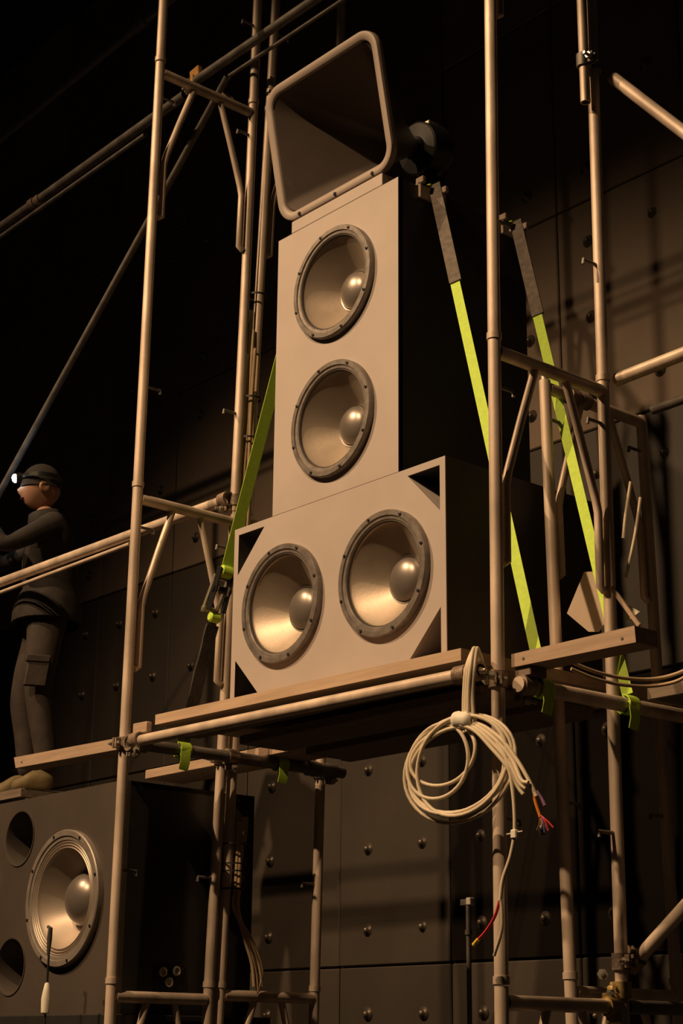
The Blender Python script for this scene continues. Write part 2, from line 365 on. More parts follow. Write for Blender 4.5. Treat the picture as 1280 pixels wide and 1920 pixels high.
build('terminal', MB().obox(th - hn * 0.1 + Vector((0.0, 0, 0.116)), (0.03, 0, 0), (0, 0.03, 0), (0, 0, 0.012), 0.003), RATCH, cd, label='small bright terminal')
build('driver_foot', MB().box((0.57, 0.47, 1.932), (0.63, 0.57, th.z - 0.100), 0.003), BLACK, h)

# ------------------------------------------------------------------ scaffold
TR = 0.0212
def p1(z): return Vector((-0.4085 + 0.0071 * (z - 0.8), -0.2, z))
def p2(z): return Vector((-0.4085 + 0.0071 * (z - 0.8), 0.279 + 0.0225 * z - (0.0021 * z * z), z))
def p2b(z): return Vector((-0.4085 + 0.0071 * (z - 0.8), 0.338 + 0.029 * z, z))
def p3(z): return Vector((-0.4085 + 0.0071 * (z - 0.8), 0.809 + 0.012 * z, z))
def pA(z): return Vector((1.6235 + 0.0107 * (z - 0.35), -0.2, z))
def pC(z): return Vector((1.6235 + 0.0107 * (z - 0.35), 0.334, z))
def pB(z): return Vector((1.3135 - 0.017 * z, 0.41, z))
def pD(z): return Vector((1.3135 - 0.017 * z, 0.952, z))
FG = 'scaffold frames standing in stacks around the loudspeakers'
def frame(fa, fb, zt, zb, label, dzt=0.0, ztop=None, pins=True, m=STEEL, rail_to=None):
    """a walk-through scaffold frame: two posts, top rail, two bent knee braces, brace pins; fa and fb give the post axes at a height"""
    zp = ztop if ztop is not None else zt + 0.045
    t = thing('scaffold_section', (fa(zb) + fb(zb)) / 2, label, 'scaffolding')
    for f_, s_ in ((fa, 1), (fb, -1)):
        n = 6
        po = build('post', MB().tube([f_(zb + (zp - zb) * k / n) for k in range(n + 1)], TR, 18), m, t, 50)
        build('spigot_collar', MB().ring(f_(zb + 0.012), f_(zb + 0.1) - f_(zb), TR, TR + 0.0035, 0.022), m, po)
        if pins:
            for dz in (-1.5, -0.12):
                z = zt + dz
                if z < zb + 0.02: continue
                q = f_(z); d = (fb(z) - fa(z)).normalized() * s_
                build('brace_pin', MB().tube([q + d * 0.02, q + d * 0.085, q + d * 0.086 + Vector((0, 0, -0.018))], 0.0065, 8), STEELD, po)
    a, b = fa(zt), fb(zt); d = (b - a).normalized()
    build('top_rail', MB().tube([a + d * TR * 0.8, lerp(a, b, .5), b - d * TR * 0.8], TR * 1.05, 18), m, t, 50)
    L = (b - a).length
    for f_, s_, fr in ((fa, 1, 0.36), (fb, -1, 0.36)):
        base = a if s_ == 1 else b
        top = base + d * s_ * L * fr; z1 = zt - 0.43; z2 = zt - 0.70
        q1 = f_(z1) + d * s_ * 0.046; q2 = f_(z2) + d * s_ * 0.046
        pth = [top + Vector((0, 0, -0.012)), lerp(top, q1, .5), lerp(top, q1, .93), q1 + Vector((0, 0, -0.015)), lerp(q1, q2, .25), q2, q2 + Vector((0, 0, -0.01)) - d * s_ * 0.02]
        build('knee_brace', MB().tube(pth, 0.0145, 12), m, t, 60)
    return t
frame(p1, p2, 2.935, 0.985, 'dim left front scaffold frame higher up, left of the horn, with two knee braces')
frame(p1, p2, 0.938, -0.985, 'lit left front scaffold frame beside the speakers, its long front post passing the deck', )
frame(p1, p2, -1.03, -3.05, 'left front scaffold frame low under the deck, only its top rail showing beside the subwoofer')
frame(p1, p2, 4.9, 2.985, 'left front scaffold frame highest in the dark, above the horn')
frame(p2b, p3, 2.95, 0.985, 'dark left rear scaffold frame between the left front frame and the horn')
frame(p2b, p3, 0.95, -0.985, 'left rear scaffold frame behind the green strap, its near post carrying tied cables')
frame(p2b, p3, -1.012, -3.05, 'left rear scaffold frame at the bottom, its rail ending right of the subwoofer')
frame(p2b, p3, 4.92, 2.985, 'left rear scaffold frame at the top edge, behind the upper dark ledger')
frame(pA, pC, 0.948, -1.03, 'bright right front scaffold frame level with the speakers, holding the cable coil')
frame(pA, pC, -1.08, -3.05, 'right front scaffold frame at bottom right, its top rail carrying the yellowish coupler')
frame(pA, pC, 2.92, 0.985, 'right front scaffold frame rising out of the top of the picture')
frame(pB, pD, 1.085, -0.99, 'right rear scaffold frame behind the right front one, its near post ending in a spigot', ztop=1.11)
frame(pB, pD, -1.03, -3.05, 'right rear scaffold frame at the bottom, thin rail behind the yellowish coupler')
def pE(z): return Vector((-2.92, -0.2, z))
def pF(z): return Vector((-2.92, 0.31, z))
frame(pE, pF, 2.935, 0.985, 'far left upper scaffold frame carrying the ends of the dim ledgers')
frame(pE, pF, 0.938, -0.985, 'far left scaffold frame carrying the guard tube end')
frame(pE, pF, -1.03, -3.05, 'far left scaffold frame standing on the floor')
sp = MB().tube([pB(1.10), pB(1.17)], 0.015, 12)
single('spigot', sp, RATCH, 'bare steel spigot sticking out of the top of the right rear frame post', 'scaffold fitting')
# loose tubes
def tube_thing(a, b, label, r=TR, m=STEEL, name='scaffold_tube', cat='pole', solid=False):
    a, b = Vector(a), Vector(b)
    return single(name, MB().tube([a, b], r, 18) if solid else MB().pipe(a, b, r, 0.004, 18), m, label, cat, smooth=50)
TY = -0.4085
tube_thing((-0.345, -0.222, -0.083), (-0.345, 0.875, -0.080), 'short dark cross tube under the left end of the deck, open at its far end', 0.024, STEELD)
tube_thing((1.683, -0.180, -0.155), (1.683, 0.72, -0.148), 'short tube under the right end of the deck, holding two green strap hooks', 0.024, STEEL, solid=True)
tube_thing((-0.30, -0.232, -0.086), (1.56, -0.232, -0.106), 'long round tube running along just under the deck front edge', 0.0215)
YL = 0.375
tube_thing((-3.6, 0.262, 1.062), (-0.455, 0.262, 1.036), 'lit horizontal guard tube passing in front of the worker', 0.024)
tube_thing((-3.6, 0.262, 0.995), (-1.15, 0.262, 0.998), 'thin rod close under the guard tube in front of the worker', 0.010)
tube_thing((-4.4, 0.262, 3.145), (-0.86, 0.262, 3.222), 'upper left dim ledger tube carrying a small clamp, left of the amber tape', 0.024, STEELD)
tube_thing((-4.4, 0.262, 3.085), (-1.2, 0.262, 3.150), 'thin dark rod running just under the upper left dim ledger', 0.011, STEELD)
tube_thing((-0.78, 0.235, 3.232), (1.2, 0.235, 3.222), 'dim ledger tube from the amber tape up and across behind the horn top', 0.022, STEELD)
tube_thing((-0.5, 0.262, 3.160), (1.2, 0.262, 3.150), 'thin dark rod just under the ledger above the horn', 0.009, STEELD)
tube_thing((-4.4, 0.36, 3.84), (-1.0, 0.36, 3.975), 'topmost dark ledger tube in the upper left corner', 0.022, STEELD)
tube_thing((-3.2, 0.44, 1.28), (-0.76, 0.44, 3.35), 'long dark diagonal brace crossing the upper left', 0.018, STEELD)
tube_thing((1.655, 0.375, 0.995), (2.7, 0.375, 1.018), 'lit ledger tube leaving the right front frame at rail height toward the right edge', 0.023)
tube_thing((1.37, 0.93, 1.11), (2.6, 0.93, 1.13), 'dark ledger tube further back at the right edge, below the lit ledger', 0.018, STEELD)
tube_thing((1.695, 0.385, 2.17), (2.75, 0.46, 0.905), 'thick lit diagonal brace at the upper right, sloping down to the edge', 0.0225)
tube_thing((1.648, 0.385, -0.925), (2.75, 0.385, -0.08), 'diagonal brace at the lower right rising from the coupler to the edge', 0.0215)
tube_thing((1.646, 0.282, 2.05), (1.646, 0.282, 4.4), 'second thin upright standing beside the right post at the top edge', 0.0185)
tube_thing((1.607, 0.36, -1.08), (1.607, 1.3, -1.075), 'low tube continuing the bottom right rail to the right edge', 0.0215, STEELD)
# couplers
def coupler(p, da, db, off, label, m=RUST, ra=TR, rb=TR, bolts=True):
    """right-angle or swivel coupler: two hinged collars back to back, with T-bolts and nuts"""
    p, da, db, off = Vector(p), Vector(da).normalized(), Vector(db).normalized(), Vector(off)
    t = thing('scaffold_coupler', p - Vector((0, 0, 0.04)), label, 'clamp')
    for q, d, r, o in ((p, da, ra, off), (p + off, db, rb, -off)):
        c = build('clamp_collar', MB().ring(q, d, r + 0.0005, r + 0.0085, 0.05), m, t)
        side = o.normalized().cross(d).normalized()
        e_ = q + side * (r + 0.02)
        f_ = MB(); f_.obox(q + side * (r + 0.014) + o.normalized() * 0.011, d * 0.02, side * 0.016, o.normalized() * 0.004, 0.001)
        f_.obox(q + side * (r + 0.014) - o.normalized() * 0.006, d * 0.02, side * 0.016, o.normalized() * 0.004, 0.001)
        build('lug', f_, m, c)
        if bolts:
            g_ = MB().tube([e_ - o.normalized() * 0.045, e_ + o.normalized() * 0.03], 0.006, 8); g_.ring(e_ - o.normalized() * 0.018, o, 0.004, 0.0125, 0.014, 6)
            build('bolt', g_, RATCH, c)
    mid = p + off / 2
    return t
CG = None
coupler(p1(-0.077), (0, 0, 1), (0, 1, 0), (0.062, 0.0, -0.004), 'rusty coupler on the left front post where the long plank passes', RUST, rb=0.024)
coupler((-0.345, -0.170, -0.082), (0, 1, 0), (1, 0, 0), (0.07, -0.064, 0.0), 'pale coupler joining the long deck tube to the left cross tube', RUST, ra=0.024)
coupler(pA(-0.135), (0, 0, 1), (0, 1, 0), (0.061, 0.055, -0.019), 'rusty coupler around the right front post below the cable bundle', RUST, rb=0.024)
coupler((1.50, -0.232, -0.105), (1, 0, 0), (1, 0, 0), (0.054, 0, 0), 'square rusty clamp at the right end of the long deck tube', RUST)
coupler(p2(-0.08), (0, 0, 1), (0, 1, 0), (0.064, 0, 0), 'coupler holding the left cross tube to the inner left post', RUST, rb=0.024)
coupler(p3(-0.08), (0, 0, 1), (0, 1, 0), (0.064, 0, 0), 'dark coupler at the far left post under the deck', STEELD, rb=0.024)
coupler(p2(1.036), (0, 0, 1), (1, 0, 0), (-0.012, -0.043, 0), 'bright coupler where the guard tube meets the inner left post beside the green strap', RUST, rb=0.024)
coupler((-0.78, 0.235, 3.232), (1, 0, 0), (0.76, 0, 0.65), (0, 0.22, 0.0), 'pale clamp beside the amber tape on the upper left ledger', RUST)
coupler((-2.27, 0.262, 3.191), (1, 0, 0), (1, 0, 0), (0.056, 0.0, 0), 'small clamp on the upper left dim ledger near the left edge', RUST, ra=0.024)
coupler((-1.47, 0.36, 3.956), (1, 0, 0), (1, 0, 0), (0.056, 0, 0), 'dim clamp on the topmost ledger beside the left front post', STEELD)
coupler(pC(2.222), (0, 0, 1), (0, 0, 1), (0.001, -0.052, 0), 'dark coupler tying two uprights together at the upper right', STEELD, rb=0.0185)
coupler((1.2955, 0.56, 1.085), (0, 1, 0), (0, 1, 0), (0, 0.058, 0), 'rusty double clamp on the rear rail, seen left of the inner right post', RUST)
coupler(pC(-0.945), (0, 0, 1), (0.8, 0, 0.6), (0.01, 0.052, 0), 'wide rusty swivel coupler at the foot of the lower right diagonal', RUST)
coupler(pC(-1.03), (0, 0, 1), (0, 1, 0), (0.0, -0.055, -0.05), 'yellowish coupler with bright nuts on the bottom right rail', BRASS)
_yc = [o for o in bpy.data.objects if o.get('label', '').startswith('yellowish coupler')][0]
for q in ((1.595, 0.262, -0.985), (1.60, 0.29, -1.045)):
    build('nut', MB().lathe(q, (0.6, -0.8, 0), [(0, -0.012), (0.008, -0.012), (0.008, 0.0), (0.017, 0.0), (0.017, 0.016), (0.008, 0.017), (0.008, 0.028), (0, 0.029)], 6), RATCH, _yc)
build('hinge_flap', MB().obox((1.61, 0.285, -1.085), (0.022, 0.01, 0), (-0.006, 0.012, 0), (0.008, 0, -0.045), 0.004), BRASS, _yc)
coupler((-0.345, 0.70, -0.0805), (0, 1, 0), (0, 1, 0), (0, 0.056, 0.0), 'dark clamp near the open end of the left cross tube', STEELD, ra=0.024)
tp = MB().obox((-0.735, 0.235, 3.268), (0.035, 0, 0.004), (0, 0.014, 0), (-0.004, 0, 0.03), 0.004); tp.obox((-0.742, 0.218, 3.236), (0.012, 0, 0), (0, 0.006, 0), (0, 0, 0.022), 0.002)
single('tape_flag', tp, AMBER, 'small amber tape flag on the upper left ledger joint', 'tape')

# ------------------------------------------------------------------ deck and planks
deck = thing('plywood_deck', (0.5, 0.4, -0.018), 'plywood deck with lit front edge directly under the woofer cabinet', 'platform')
build('board', MB().prism([(-0.209, -0.2, -0.028), (1.46, -0.2, -0.048), (1.46, -0.2, -0.009), (-0.209, -0.2, 0.011)], (0, 1.05, 0)), WOOD, deck)
for y in (-0.07, 0.72): build('batten', MB().box((-0.18, y, -0.064), (1.30, y + 0.055, -0.047)), PLANKD, deck)
def plank(x0, x1, y0, y1, z0, z1, label, m=PLANK):
    t = thing('scaffold_board', ((x0 + x1) / 2, (y0 + y1) / 2, z0), label, 'plank')
    build('board', MB().box((x0, y0, z0), (x1, y1, z1), 0.003), m, t)
    for x in (x0, x1):
        s_ = 1 if x == x0 else -1
        b_ = MB(); b_.box((min(x - 0.0015 * s_, x + 0.03 * s_), y0 + 0.02, z1), (max(x - 0.0015 * s_, x + 0.03 * s_), y1 - 0.02, z1 + 0.0015))
        build('end_band', b_, STEELD, t)
    return t
def joist(pts, label):
    t = thing('timber_joist', Vector(pts[0]), label, 'timber')
    build('beam', MB().prism(pts, (0, 0.10, 0)), PLANK, t)
    xs = sorted((pts[0][0], pts[1][0]))
    for x, p in ((xs[0], pts[0]), (xs[1], pts[1])):
        build('nail', MB().lathe((x + (0.05 if x == xs[0] else -0.05), -0.1755, p[2] + 0.02), (0, -1, 0), [(0.005, 0), (0.005, 0.0015), (0, 0.002)], 8), STEELD, t)
    return t
joist([(-1.288, -0.175, -0.068), (-0.382, -0.175, -0.087), (-0.382, -0.175, -0.041), (-1.308, -0.175, -0.020)], 'lit timber joist sticking out to the left of the left front post')
joist([(1.652, -0.175, -0.098), (2.138, -0.175, -0.103), (2.135, -0.175, -0.054), (1.652, -0.175, -0.057)], 'lit timber joist sticking out to the right of the right front post')
single('timber_packer', MB().box((1.655, -0.165, -0.130), (1.72, -0.09, -0.1005), 0.003), PLANKD, 'dark wooden packer wedged under the right timber joist', 'timber')
single('timber_packer', MB().obox((-0.262, -0.222, -0.037), (0.046, 0, -0.001), (0, 0.014, 0), (0, 0, 0.021), 0.003), PLANK, 'small lit wooden block at the left end of the long deck tube', 'timber')
plank(-1.22, -0.07, 0.45, 0.66, -0.057, -0.016, 'short lit board behind the left posts, reaching under the deck beside a green hook')
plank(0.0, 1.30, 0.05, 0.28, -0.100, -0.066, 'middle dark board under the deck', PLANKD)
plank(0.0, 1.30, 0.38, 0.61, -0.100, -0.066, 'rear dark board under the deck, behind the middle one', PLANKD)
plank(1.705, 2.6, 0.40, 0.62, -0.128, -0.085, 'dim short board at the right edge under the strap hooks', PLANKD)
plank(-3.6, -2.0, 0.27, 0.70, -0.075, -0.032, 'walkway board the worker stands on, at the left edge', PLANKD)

single('timber_packer', MB().box((-2.05, 0.30, -0.2045), (-2.0, 0.50, -0.0755), 0.003), PLANKD, 'wooden packer between the subwoofer top and the walkway board', 'timber')
tube_thing((-2.86, -0.21, -0.101), (-2.86, 0.80, -0.101), 'cross tube carrying the left end of the walkway board', 0.024, STEELD)
# ------------------------------------------------------------------ green ratchet straps
def strap_path(a, b, n=10, sag=0.0):
    return [lerp(a, b, k / n) + Vector((0, 0, -sag * math.sin(PI * k / n))) for k in range(n + 1)]
def ratchet_strap(yt, yl, yr, zl, zr, label, ratchet, wloc):
    t = thing('ratchet_strap', ((UX0 + UX1) / 2, yt, UT), label, 'strap')
    a = Vector((UX1 + 0.017, yt, UT + 0.018)); b = Vector((1.683, yr, zr + 0.035)); wy = (1, 0.38, 0)
    fr = 0.235
    build('webbing_right', MB().strap([lerp(a, b, fr * 0.8 + (1 - fr * 0.8) * k / 8) for k in range(9)], wy, 0.037, 0.003), LIME, t)
    build('sleeve', MB().strap([lerp(a, b, fr * k / 6) + Vector((0.003, 0, 0.002)) for k in range(7)], wy, 0.047, 0.010), SLEEVE, t, label='grey woven sleeve')
    build('webbing_top', MB().strap([(UX0 - 0.017, yt, UT + 0.018), (UX0 + 0.03, yt, UT + 0.0245), (0.6, yt, UT + 0.008 if yt > 0.5 else UT + 0.060), (UX1 - 0.03, yt, UT + 0.0245), a], (0, 1, 0), 0.04, 0.003), LIME, t) if yt > 0.5 else build('webbing_top', MB().strap([(UX0 - 0.017, yt, UT + 0.018), (UX0 + 0.03, yt, UT + 0.026), (0.325, yt, UT + 0.060), (0.6, yt, UT + 0.06), (0.86, yt, UT + 0.060), (UX1 - 0.03, yt, UT + 0.026), a], (0, 1, 0), 0.04, 0.003), LIME, t)
    for x, s_ in ((UX0, -1), (UX1, 1)):
        m_ = MB(); m_.box((min(x - 0.06 * s_, x + 0.014 * s_), yt - 0.07, UT + 0.0005), (max(x - 0.06 * s_, x + 0.014 * s_), yt + 0.07, UT + 0.013), 0.003)
        m_.box((min(x + 0.0015 * s_, x + 0.014 * s_), yt - 0.07, UT - 0.052), (max(x + 0.0015 * s_, x + 0.014 * s_), yt + 0.07, UT + 0.012), 0.003)
        m_.obox((x + 0.008 * s_, yt - 0.06, UT + 0.02), (0.02, 0, 0), (0, 0.01, 0), (0, 0, 0.014), 0.003); m_.obox((x + 0.008 * s_, yt + 0.06, UT + 0.02), (0.02, 0, 0), (0, 0.01, 0), (0, 0, 0.014), 0.003)
        build('corner_protector', m_, CORNER, t, label='tan plastic corner protector')
    c = Vector((UX0 - 0.017, yt, UT + 0.018)); d = Vector((-0.345, yl, zl + 0.035)); wl = (0.22, 1, 0)
    fe = 0.655 if ratchet else 1.0
    build('webbing_left', MB().strap([lerp(c, d, fe * k / 8) for k in range(9)], wl, 0.05, 0.003), LIME, t)
    if ratchet:
        q = lerp(c, d, 0.70); dn = (d - c).normalized(); sd = Vector(wl); sd = (sd - dn * sd.dot(dn)).normalized(); nn = dn.cross(sd)
        if nn.x > 0: nn = -nn
        R_ = build('ratchet', MB().obox(q + sd * 0.032, sd * 0.003, dn * 0.09, nn * 0.022, 0.002).obox(q - sd * 0.032, sd * 0.003, dn * 0.09, nn * 0.022, 0.002).tube([q - sd * 0.04, q + sd * 0.04], 0.015, 14), PLASTIC, t, label='steel ratchet buckle')
        hd = MB(); hd.obox(q + nn * 0.05 + dn * 0.02 + sd * 0.03, sd * 0.003, (dn * 0.08 + nn * 0.02), nn * 0.012, 0.001); hd.obox(q + nn * 0.05 + dn * 0.02 - sd * 0.03, sd * 0.003, (dn * 0.08 + nn * 0.02), nn * 0.012, 0.001)
        hd.tube([q + nn * 0.066 + dn * 0.085 - sd * 0.035, q + nn * 0.066 + dn * 0.085 + sd * 0.035], 0.012, 10); hd.tube([q + nn * 0.03 - dn * 0.05 - sd * 0.035, q + nn * 0.03 - dn * 0.05 + sd * 0.035], 0.010, 10)
        build('handle', hd, RATCH, R_)
        for g_ in (1, -1): build('gear', MB().ring(q + sd * 0.024 * g_, sd, 0.004, 0.024, 0.006, 14), RATCH, R_)
        build('spool', MB().lathe(q - dn * 0.075 - sd * 0.026, sd, [(0, 0), (0.02, 0), (0.026, 0.006), (0.026, 0.046), (0.02, 0.052), (0, 0.052)], 16), LIME, R_)
        build('tail_spool', MB().lathe(lerp(c, d, 0.755) - sd * 0.024, sd, [(0, 0), (0.016, 0), (0.022, 0.006), (0.022, 0.042), (0.016, 0.048), (0, 0.048)], 16), LIME, R_)
        pts = [lerp(c, d, 0.77 + 0.23 * k / 10) for k in range(11)]
        sl = MB()
        sl.strap([p + nn * 0.004 * math.sin(k * 1.9) for k, p in enumerate(pts)], wl, 0.052, 0.014)
        build('lower_sleeve', sl, SLEEVEB, t, label='black crumpled lower sleeve')
    for xx, yy, zz in ((-0.345, yl, zl), (1.683, yr, zr)):
        hk = MB(); o_ = Vector((xx, yy, zz))
        hk.strap([o_ + Vector((math.cos(a_) * 0.031, 0, math.sin(a_) * 0.031)) for a_ in [PI * 0.5 - 2 * PI * k / 14 for k in range(13)]], (0, 1, 0), 0.05, 0.004)
        hk.strap([o_ + Vector((0.0, 0, 0.028)), o_ + Vector((0.03, -0.005, -0.0)), o_ + Vector((0.036, -0.01, -0.05)), o_ + Vector((0.03, -0.015, -0.085))], (0, 1, 0.1), 0.045, 0.003)
        build('hook_loop', hk, LIME, t, label='green loop around the tube')
    return t
ratchet_strap(0.17, 0.03, -0.075, -0.082, -0.154, 'front lime green strap tied over the tall cabinet, its left side with a ratchet buckle', True, None)
ratchet_strap(0.62, 0.53, 0.33, -0.081, -0.150, 'rear lime green strap tied over the tall cabinet, running down behind the right front post', False, None)

# ------------------------------------------------------------------ subwoofer
SX0, SX1, SY0, SY1, SZ0, SZ1 = -2.06, -0.475, -0.15, 0.50, -1.09, -0.205
sub = thing('subwoofer', ((SX0 + SX1) / 2, 0.2, SZ0), 'big black subwoofer box with round ports and a grey coned driver at lower left', 'loudspeaker')
DX, DZ, DR = -0.861, -0.640, 0.272
PORTS = [(-1.255, -0.368), (-1.262, -0.895)]
bh = [(DX, DZ, DR * 0.86), (-1.66, DZ, DR * 0.86)] + [(x, z, 0.112) for x, z in PORTS]
build('baffle', baffle_mesh([(SX0, SZ0), (SX1, SZ0), (SX1, SZ1), (SX0, SZ1)], bh, SY0, 0.03), SUBP, sub, label='worn black front panel')
sh = MB(); sh.box((SX0, SY0 + 0.03, SZ0), (SX0 + 0.02, SY1, SZ1)); sh.box((SX1 - 0.02, SY0 + 0.03, SZ0), (SX1, SY1, SZ1)); sh.box((SX0, SY0 + 0.03, SZ1 - 0.02), (SX1, SY1, SZ1)); sh.box((SX0, SY0 + 0.03, SZ0), (SX1, SY1, SZ0 + 0.02)); sh.box((SX0, SY1 - 0.02, SZ0), (SX1, SY1, SZ1))
build('shell', sh, BLACK, sub)
for x, z in PORTS:
    build('port_tube', MB().lathe((x, SY0, z), (0, -1, 0), [(0.118, -0.001), (0.1185, 0.004), (0.112, 0.003), (0.107, -0.01), (0.107, -0.25), (0.109, -0.25)], 48), SUBP, sub, 50)
for dx_ in (DX, -1.66): driver(sub, dx_, DZ, DR, SY0, cap_r=0.112, ringm=SUBRING, conem=SUBCONE, rolls=3, capk=0.085, deep=0.40)
cp_ = build('connector_plate', MB().box((SX1, 0.03, -1.0), (SX1 + 0.004, 0.17, -0.90), 0.001), PLASTIC, sub)
for (yy, zz) in ((0.065, -0.93), (0.13, -0.925), (0.095, -0.968)):
    build('socket', MB().lathe((SX1 + 0.004, yy, zz), (1, 0, 0), [(0.019, 0), (0.019, 0.006), (0.013, 0.008), (0.011, 0.003), (0, 0.003)], 16), RATCH, cp_)
rs = thing('stage_riser', (-1.27, 0.2, -3.05), 'black stage riser under the subwoofer', 'platform')
build('riser_top', MB().box((-2.3, -0.17, -1.16), (-0.46, 0.6, -1.091), 0.004), BLACK, rs)
for x in (-2.2, -0.6):
    for y in (-0.1, 0.5): build('leg', MB().tube([(x, y, -3.05), (x, y, -1.161)], 0.02, 10), STEELD, rs)
# slim pole with white taped plug in front of the subwoofer
mp_ = thing('microphone_pole', (-0.73, -0.36, -1.09), 'slim black pole with a white taped plug in front of the subwoofer driver', 'microphone')
bx, by, = -0.62, -0.36
build('pole', MB().tube([(bx, by, -1.5), (bx, by, -0.88)], 0.0045, 8), CBLACK, mp_)
build('capsule', MB().tube([(bx - 0.004, by, -0.88), (bx - 0.002, by, -0.82), (bx, by, -0.78), (bx - 0.018, by, -0.773)], [0.006, 0.010, 0.009, 0.006], 10), RUBBER, mp_)
build('plug', MB().lathe((bx, by, -1.09), (0, 0, 1), [(0.006, -0.005), (0.017, 0.0), (0.019, 0.05), (0.015, 0.075), (0.009, 0.105), (0.004, 0.11)], 16), TAPE, mp_, label='white taped plug')
build('pole_foot', MB().tube([(bx, by, -1.5), (bx, by, -3.04)], 0.009, 8).lathe((bx, by, -3.05), (0, 0, 1), [(0, 0), (0.13, 0), (0.13, 0.012), (0.02, 0.03), (0, 0.03)], 20), CBLACK, mp_)
# slim pole against the wall at lower right
tpole = thing('thin_stand', (-0.22, 1.5, -3.05), 'thin dark stand with a small clamp on top near the back wall', 'stand')
build('pole', MB().tube([(-0.222, 1.5, -3.04), (-0.222, 1.5, -0.60)], 0.011, 10).ring((-0.222, 1.5, -0.72), (0, 0, 1), 0.010, 0.016, 0.02), STEELD, tpole)
build('clamp_head', MB().obox((-0.232, 1.5, -0.592), (0.03, 0, 0), (0, 0.012, 0), (0, 0, 0.014), 0.003), STEELD, tpole)
build('clip', MB().obox((-0.20, 1.49, -0.590), (0.014, 0, 0), (0, 0.014, 0), (0, 0, 0.016), 0.003), TAPE, tpole, label='bright clip')
build('stand_base', MB().lathe((-0.222, 1.5, -3.05), (0, 0, 1), [(0, 0), (0.16, 0), (0.16, 0.01), (0.02, 0.03), (0, 0.03)], 20), STEELD, tpole)

# ------------------------------------------------------------------ cables
CO = Vector((1.553, -0.300, -0.405)); CE = Vector((1, 0.15, 0)); CU = Vector((0, 0, 1)); CN = Vector((0.15, -1, 0)).normalized()
def cpt(px, py, dn=0.0):            # coil sheet: offsets in units of ~2 mm from the coil centre
    return CO + CE * ((px - 878) / 474.0) + CU * (-(py - 1440) / 612.0 - 0.00 * px) + CN * dn + CU * (0.07 * (px - 878) / 474.0 * -1.0) * -1.0
cc = thing('cable_coil', CO - Vector((0, 0, 0.55)), 'cream cable coil hanging from the deck corner with bare coloured wire ends', 'cable')
loops = [(876, 1442, 97, 97, 0.0, 0.0), (879, 1436, 90, 86, 0.10, 0.007), (872, 1446, 84, 78, -0.15, 0.013), (884, 1440, 80, 90, 0.2, 0.018), (842, 1422, 58, 68, -0.4, 0.011), (850, 1414, 60, 52, 0.3, 0.004)]
for (cx, cy, rx, ry, tw, dn) in loops:
    pts = []
    for k in range(40):
        a = 2 * PI * k / 40
        pts.append(cpt(cx + rx * math.cos(a) * math.cos(tw) - ry * math.sin(a) * math.sin(tw) * 0.3, cy - ry * math.sin(a) - rx * math.cos(a) * math.sin(tw) * 0.4, dn + 0.006 * math.sin(a * 2 + cx)))
    mb = MB(); n = len(pts); pts2 = pts + [pts[0], pts[1]]
    mb.tube(pts2, 0.0062, 8, False); build('cable_loop', mb, CABLE, cc, 60)
for k, (x0, x1, dn) in enumerate(((890, 884, 0.0), (896, 890, 0.006), (902, 896, 0.012), (906, 902, 0.004))):
    pts = smoothpath([cpt(872 + 2 * k, 1262 + 3 * k, -0.14), cpt(884 + 2 * k, 1236 + 2 * k, -0.085), cpt(900 + 2 * k, 1224, -0.015 + dn), cpt(x0 + 6, 1262, 0.016 + dn), cpt(x0, 1310, 0.012 + dn), cpt(x1 + 4, 1356, 0.01 + dn), cpt(x1, 1380, 0.006 + dn)], 6)
    build('cable_drop', MB().tube(pts, 0.0066, 8), CABLE, cc, 60)
build('tie_wrap', MB().lathe(cpt(872, 1352, 0.012), cpt(908, 1362, 0.012) - cpt(872, 1352, 0.012), [(0.012, 0.0), (0.024, 0.004), (0.027, 0.018), (0.024, 0.034), (0.028, 0.05), (0.024, 0.068), (0.012, 0.072)], 14), TAPE, cc, 60, label='white tape wrap')
for k in range(4):
    pts = smoothpath([cpt(880, 1356 + 2 * k, 0.004 + 0.006 * k), cpt(912, 1368 + 5 * k, 0.008 + 0.006 * k), cpt(950 - 3 * k, 1404 + 6 * k, 0.012 + 0.005 * k), cpt(976 - 4 * k, 1446 + 4 * k, 0.012 + 0.004 * k), cpt(995 - 6 * k, 1486 + 3 * k, 0.012 + 0.007 * ((k * 2) % 3)), cpt(1007 - 7 * k, 1520 - 8 * ((k * 3) % 4), 0.008 + 0.009 * ((k * 2) % 3))], 6)
    build('cable_tail', MB().tube(pts, 0.0064, 8), CABLE, cc, 60)
def wire(parent, pts, m, r=0.0028, name='wire'): return build(name, MB().tube(smoothpath(pts, 5), r, 6), m, parent, 60)
wire(cc, [cpt(998, 1500), cpt(1003, 1530), cpt(1010, 1556)], ORANGE, 0.0050)
wire(cc, [cpt(1005, 1510), cpt(1013, 1525), cpt(1018, 1538)], VIOLET, 0.0055)
for k, (ex, ey, mm) in enumerate(((1004, 1578, COPPER), (1016, 1584, BLUE), (1022, 1582, RED), (1030, 1578, RED), (1012, 1572, ORANGE))):
    wire(cc, [cpt(1009, 1552), cpt((1009 + ex) / 2 + 2, 1566), cpt(ex, ey)], mm)
pts = smoothpath([cpt(948, 1412, 0.02), cpt(965, 1450, 0.022), cpt(972, 1500, 0.02), cpt(974, 1545, 0.018), cpt(972, 1582, 0.016), cpt(964, 1618, 0.014), cpt(951, 1655, 0.014), cpt(946, 1690, 0.014)], 6)
build('cable_tail', MB().tube(pts, 0.0058, 8), CABLE, cc, 60)
build('tie_wrap', MB().obox(cpt(973, 1580, 0.017), CE * 0.010, CN * 0.009, CU * 0.013, 0.003).tube([cpt(960, 1578, 0.017), cpt(986, 1577, 0.017)], 0.002, 6), TAPE, cc, label='white cable tie')
